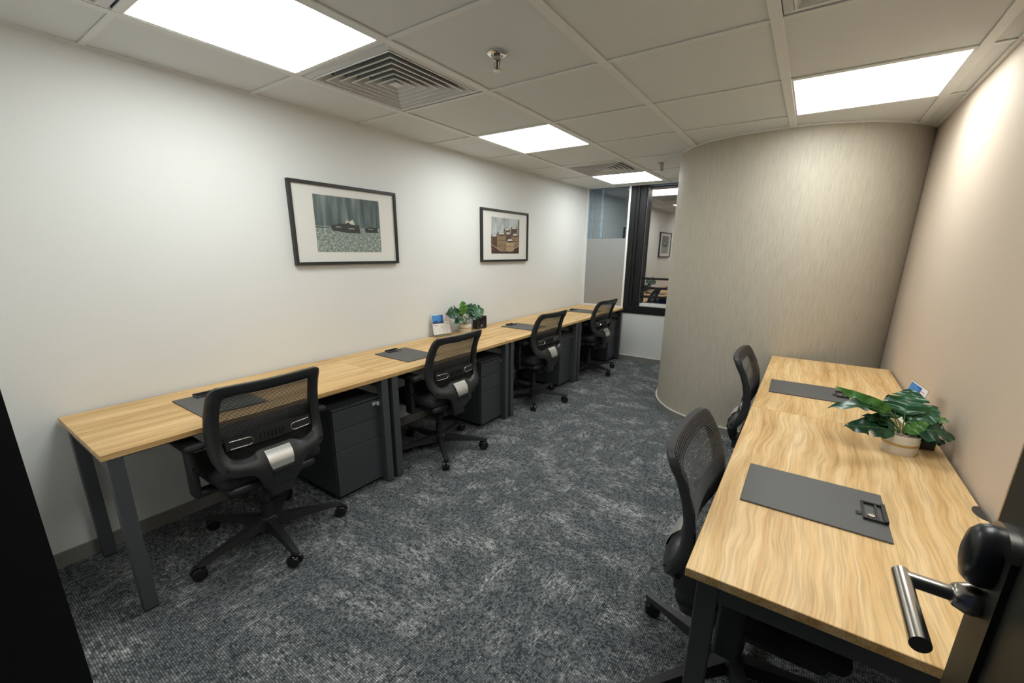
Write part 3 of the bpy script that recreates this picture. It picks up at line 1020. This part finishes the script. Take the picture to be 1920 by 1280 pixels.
for (b, tp, w, mt, nr, bd, fo, sl) in LW:
    leaf(t, b, tp, w, mt, nr, bd, fo, sl)
    stem(t, Vector((b[0] * .3, b[1] * .2, .074)), b)

# ------------------------------------------------------------------ card holders
M['blue_sky'] = stretched('print_sky', (10, 10, 22), [(0.3, lin((20, 70, 150))), (0.6, lin((70, 140, 205)))], 0.5, 0)
M['blue_deep'] = simple('print_blue', lin((38, 72, 150)), 0.4, noise=.25, nscale=40)
M['city'] = simple('print_city', lin((22, 48, 80)), 0.5)
M['ink'] = simple('print_ink', lin((120, 120, 130)), 0.6)
M['red'] = simple('print_red', lin((205, 120, 130)), 0.6)
def card_stand(loc, rz, label, tilt=0.22):
    t = tag(empty('card_holder', loc, rz), label, 'card holder', 'small card holders on the desks')   # local: face -x... card faces +x
    w, h, z0 = 0.094, 0.178, 0.022
    m = Matrix.Translation((0, 0, 0)) @ Matrix.Rotation(-tilt, 4, 'Y')
    a = MB()
    a.box(-.003, -.0005, -w, w, 0.0, z0 + h + .004, m)
    a.box(-.003, .030, -w, w, 0.0, .003)
    a.box(-.075, -.003, -w, w, 0.0, .003)
    a.build('acrylic_stand', 'acrylic', t)
    c = MB().box(0, .0012, -w + .003, w - .003, z0, z0 + h, m).build('card', 'paper', t)
    def pr(y0, y1, za, zb, mat, d=.0006):
        MB().box(.0012, .0012 + d, y0, y1, z0 + za, z0 + zb, m).build('print', mat, c)
    pr(-w + .006, .032, .092, h - .004, 'blue_sky')
    rn = random.Random(5)
    y = -w + .008
    while y < .026:
        hh = rn.uniform(.012, .030)
        if -.0 < y < .010: hh = .062
        pr(y, y + .008, .094, .094 + hh, 'city', .001)
        y += .0095
    pr(-w + .006, .032, .092, .097, 'paper', .0014)
    for k in range(4):
        pr(.040, .040 + rn.uniform(.025, .045), .160 - k * .015, .163 - k * .015, 'red')
    pr(.050, .082, .088, .092, 'ink')
    pr(-w + .010, -w + .055, .078, .084, 'ink')
    for k in range(6):
        yy = -w + .012
        while yy < w - .03:
            ll = rn.uniform(.012, .030)
            pr(yy, yy + ll, .066 - k * .011, .0675 - k * .011, 'ink')
            yy += ll + rn.uniform(.006, .03)
    return t
card_stand((0.085, 2.805, H), R(-14), 'small white leaflet with blue city photo in a clear stand by the small plant')
t = card_stand((3.222, 2.536, H), R(180 + 8), 'clear stand with blue and white leaflet, half hidden behind the large plant', 0.22)

def lantern(loc, rz, label, s=0.066, h=0.125):
    t = tag(empty('decor_block', loc, rz), label, 'ornament', 'small black ornaments on the desks')
    MB().bbox(-.035, .030, -s, s, 0.0, h, .003, 1).build('body', 'frame', t)
    b = MB()
    fw = .016
    b.box(.030, .036, -s, -s + fw, 0, h); b.box(.030, .036, s - fw, s, 0, h)
    b.box(.030, .036, -s + fw, s - fw, 0, fw); b.box(.030, .036, -s + fw, s - fw, h - fw, h)
    b.build('front_rim', 'frame', t)
    e = MB()
    for sg in (-1, 1):
        a = math.atan2(h * .62, s * .95)
        q = Matrix.Translation((.0335, 0, h * .5)) @ Matrix.Rotation(sg * a, 4, 'X')
        e.box(-.002, .0022, -.050, .050, -.0065, .0065, q)
    e.build('cross_emblem', 'gloss', t)
    tri = MB().add([(.0305, -.030, .022), (.0305, .030, .022), (.0305, 0, .056), (.032, -.030, .022), (.032, .030, .022), (.032, 0, .056)],
                   [(0, 1, 2), (3, 4, 5), (0, 1, 4, 3), (1, 2, 5, 4), (2, 0, 3, 5)])
    tri.build('triangle_emblem', 'ink', t)
lantern((0.085, 3.342, H), R(-6), 'small black square block with a cross emblem beside the small plant')
lantern((3.262, 2.318, H), R(180 + 4), 'small black block standing hidden behind the large plant')

# ------------------------------------------------------------------ framed pictures
def mpic(name, fn):
    m, nt, b = new_mat(name)
    fn(nt, b)
    b.inputs['Roughness'].default_value = 0.35
    return m
def sky_fn(nt, b):
    tc = N(nt, 'ShaderNodeTexCoord')
    mp = N(nt, 'ShaderNodeMapping')
    mp.inputs['Scale'].default_value = (1, 11, 1.2)
    nz = N(nt, 'ShaderNodeTexNoise', i_Scale=1.6, i_Detail=4.0)
    L(nt, tc, 'Object', mp, 'Vector'); L(nt, mp, 'Vector', nz, 'Vector')
    r = ramp(nt, [(0.32, lin((48, 62, 66))), (0.5, lin((84, 97, 98))), (0.7, lin((132, 142, 138)))])
    L(nt, nz, 'Fac', r, 'Fac'); L(nt, r, 'Color', b, 'Base Color')
def sea_fn(nt, b):
    tc = N(nt, 'ShaderNodeTexCoord')
    mp = N(nt, 'ShaderNodeMapping')
    mp.inputs['Scale'].default_value = (1, 60, 95)
    nz = N(nt, 'ShaderNodeTexNoise', i_Scale=0.9, i_Detail=6.0, i_Roughness=0.75)
    L(nt, tc, 'Object', mp, 'Vector'); L(nt, mp, 'Vector', nz, 'Vector')
    r = ramp(nt, [(0.32, lin((70, 84, 82))), (0.5, lin((128, 140, 134))), (0.64, lin((196, 200, 190)))])
    L(nt, nz, 'Fac', r, 'Fac'); L(nt, r, 'Color', b, 'Base Color')
M['p_sky'] = mpic('print_harbour_sky', sky_fn)
M['p_sea'] = mpic('print_harbour_sea', sea_fn)
M['p_ship'] = simple('print_ship', lin((52, 56, 54)), 0.4)
M['p_smoke'] = simple('print_smoke', lin((196, 198, 176)), 0.5)
M['p_cloud'] = stretched('print_steam', (1, 9, 4), [(0.3, lin((128, 134, 132))), (0.6, lin((190, 196, 196)))], 0.4, 0)
M['p_wood'] = simple('print_table', lin((74, 52, 46)), 0.4, noise=.3, nscale=20)
M['p_bam'] = simple('print_bamboo', lin((140, 118, 92)), 0.45, noise=.2, nscale=60)
M['p_bam2'] = simple('print_bamboo_dark', lin((88, 68, 54)), 0.45, noise=.2, nscale=60)
M['p_bam3'] = simple('print_bamboo_light', lin((172, 150, 116)), 0.45, noise=.2, nscale=60)
M['p_bun'] = simple('print_bun', lin((206, 206, 198)), 0.5)
M['p_rim'] = simple('print_rim', lin((176, 150, 128)), 0.5)

def picture(yc, zc, hw, hh, pw, ph, dz, label):
    t = tag(empty('framed_picture', (0.0, yc, zc)), label, 'picture', 'framed pictures on the white wall')
    fw, dp = 0.020, 0.030
    for (y0, y1, z0, z1) in ((-hw, hw, hh - fw, hh), (-hw, hw, -hh, -hh + fw), (-hw, -hw + fw, -hh + fw, hh - fw), (hw - fw, hw, -hh + fw, hh - fw)):
        MB().bbox(0.0005, dp, y0, y1, z0, z1, .001, 1).build('frame_side', 'frame', t)
    MB().box(0.002, 0.016, -hw + fw, hw - fw, -hh + fw, hh - fw).build('mat_board', 'mat_board', t)
    return t
def flat(t, poly, mat, lvl, name='print'):
    """flat print shape in the picture plane: poly of (y, z)"""
    x0 = 0.0162 + lvl * 0.0003
    MB().prism([(y, z) for y, z in poly], 0, .0003, Matrix(((0, 0, 1, x0), (1, 0, 0, 0), (0, 1, 0, 0), (0, 0, 0, 1)))).build(name, mat, t)
def rect(y0, y1, z0, z1): return [(y0, z0), (y1, z0), (y1, z1), (y0, z1)]
def ell(cy, cz, a, b, n=20, s=0.0, e=2 * PI): return [(cy + a * math.cos(s + (e - s) * k / n), cz + b * math.sin(s + (e - s) * k / n)) for k in range(n)]

t = picture(1.963, 1.664, 0.426, 0.265, 0, 0, 0, 'larger framed print of dark boats on glittering water, nearer the door')
y0, y1, z0, z1, hz = -0.262, 0.268, -0.180, 0.190, -0.008
flat(t, rect(y0, y1, hz, z1), 'p_sky', 0, 'photo_print')
flat(t, rect(y0, y1, z0, hz), 'p_sea', 0, 'photo_print')
flat(t, [(-.035, .005), (-.02, .04), (.0, .03), (.03, .045), (.045, .01)], 'p_smoke', 1)
flat(t, [(-.14, -.035), (-.15, -.012), (-.14, .004), (-.10, .004), (-.09, .012), (-.03, .014), (-.01, .026), (.01, .012), (.08, .008), (.085, -.03), (.09, -.048), (-.02, -.048)], 'p_ship', 2)
flat(t, rect(-.11, -.07, -.012, -.008), 'p_smoke', 3)
flat(t, rect(-.01, .04, -.020, -.016), 'p_smoke', 3)
flat(t, [(.13, -.030), (.125, -.012), (.15, -.006), (.18, .000), (.24, -.004), (.245, -.040), (.14, -.040)], 'p_ship', 2)
flat(t, rect(.155, .20, -.016, -.013), 'p_smoke', 3)
flat(t, rect(-.26, -.16, -.020, -.014), 'p_ship', 1)

t = picture(3.895, 1.655, 0.430, 0.262, 0, 0, 0, 'framed print of stacked bamboo steamer baskets, farther from the door')
y0, y1, z0, z1 = -0.260, 0.255, -0.180, 0.185
flat(t, rect(y0, y1, -.06, z1), 'p_cloud', 0, 'photo_print')
flat(t, rect(y0, y1, z0, -.06), 'p_wood', 0, 'photo_print')
flat(t, rect(y1 - .02, y1, -.06, z1), 'p_bam2', 1)
def basket(cy, zt, w, h, m1, lvl, bun=True):
    flat(t, [(cy - w, zt), (cy - w * .98, zt - h)] + [(cy - w * .98 + 1.96 * w * k / 8, zt - h - .020 * math.sin(PI * k / 8)) for k in range(1, 8)] + [(cy + w * .98, zt - h), (cy + w, zt)], m1, lvl, 'basket_print')
    flat(t, ell(cy, zt, w, .020), 'p_bam2', lvl + 1)
    for j in range(1, int(h / .05) + 1):
        flat(t, rect(cy - w, cy + w, zt - j * .05 - .016, zt - j * .05 - .012), 'p_bam2', lvl + 1)
    if bun:
        flat(t, [(cy - w * .7, zt - .004), (cy - w * .5, zt + .014), (cy - w * .2, zt + .020), (cy, zt + .012), (cy + w * .3, zt + .022), (cy + w * .7, zt)], 'p_bun', lvl + 2)
basket(.155, .085, .062, .10, 'p_bam2', 1)
basket(.02, .065, .062, .10, 'p_bam', 1)
basket(.04, .025, .055, .10, 'p_bam2', 4)
basket(.175, .015, .068, .12, 'p_bam', 4)
basket(-.21, -.005, .055, .12, 'p_bam2', 4)
basket(-.085, .020, .080, .16, 'p_bam', 7)
basket(.075, -.045, .078, .10, 'p_bam3', 10)
flat(t, [(y0, -.085)] + [(y0 + (y1 - y0) * k / 16, -.085 - .065 * math.sin(PI * k / 16)) for k in range(1, 16)] + [(y1, -.085), (y1, -.093)] +
     [(y1 - (y1 - y0) * k / 16, -.093 - .065 * math.sin(PI * k / 16)) for k in range(1, 16)] + [(y0, -.093)], 'p_rim', 13)

# ------------------------------------------------------------------ the open door on the right
XD = 3.030
dr = struct(empty('door_1', (XD, -0.22, 0)))
dy = 0.22
MB().box(0.0, 0.042, 0.0, dy + 0.759, 0.012, 2.12).build('door_leaf', 'door', dr)
MB().box(0.004, 0.010, dy + 0.7592, dy + 0.775, 0.02, 2.11).build('edge_glass', 'seal', dr)
# lock body: dark plate, steel cap, black turn knob
w_ = 0.034
pts = [(w_ * math.cos(PI * k / 12), 1.162 + w_ * 0.7 * math.sin(PI * k / 12)) for k in range(13)]
yc_ = dy + 0.708
def plate_m(x): return Matrix(((0, 0, 1, x), (1, 0, 0, yc_), (0, 1, 0, 0), (0, 0, 0, 1)))
lko = MB().prism([(w_, 0.905)] + pts + [(-w_, 0.905)], -0.0070, -0.0001, plate_m(0)).build('lock_plate', 'door', dr, smooth=30)
MB().prism([(w_ + .0015, 1.158)] + [(y * 1.05, z + .002) for y, z in pts] + [(-w_ - .0015, 1.158)], -0.0100, -0.0001, plate_m(0)).build('steel_cap', 'steel', lko, smooth=30)
kn = MB()
kn.lathe([(.033, 0.0), (.034, .010), (.032, .018), (.026, .025), (.014, .0285), (.002, .029)], 28,
         Matrix.Translation((-0.0071, dy + 0.715, 1.138)) @ Matrix.Diagonal((1, .80, 1.28, 1)) @ Matrix.Rotation(-PI / 2, 4, 'Y'))
kn.build('turn_knob', 'knob', lko, smooth=50)
hz_, hy_ = 1.072, dy + 0.715
hd = MB()
hd.lathe([(.019, 0.0), (.020, .004), (.020, .012), (.015, .024), (.0125, .026)], 24, Matrix.Translation((-0.0071, hy_, hz_)) @ Matrix.Rotation(-PI / 2, 4, 'Y'))
hd.build('rosette', 'steel', lko, smooth=40)
lv = MB()
lv.cyl((-0.030, hy_, hz_), (-0.082, hy_ + .002, hz_), 0.0100, n=20)
lv.cyl((-0.082, hy_ + .0115, hz_), (-0.082, hy_ - 0.128, hz_), 0.0105, n=20)
lv.build('lever_handle', 'steel', lko, smooth=40)
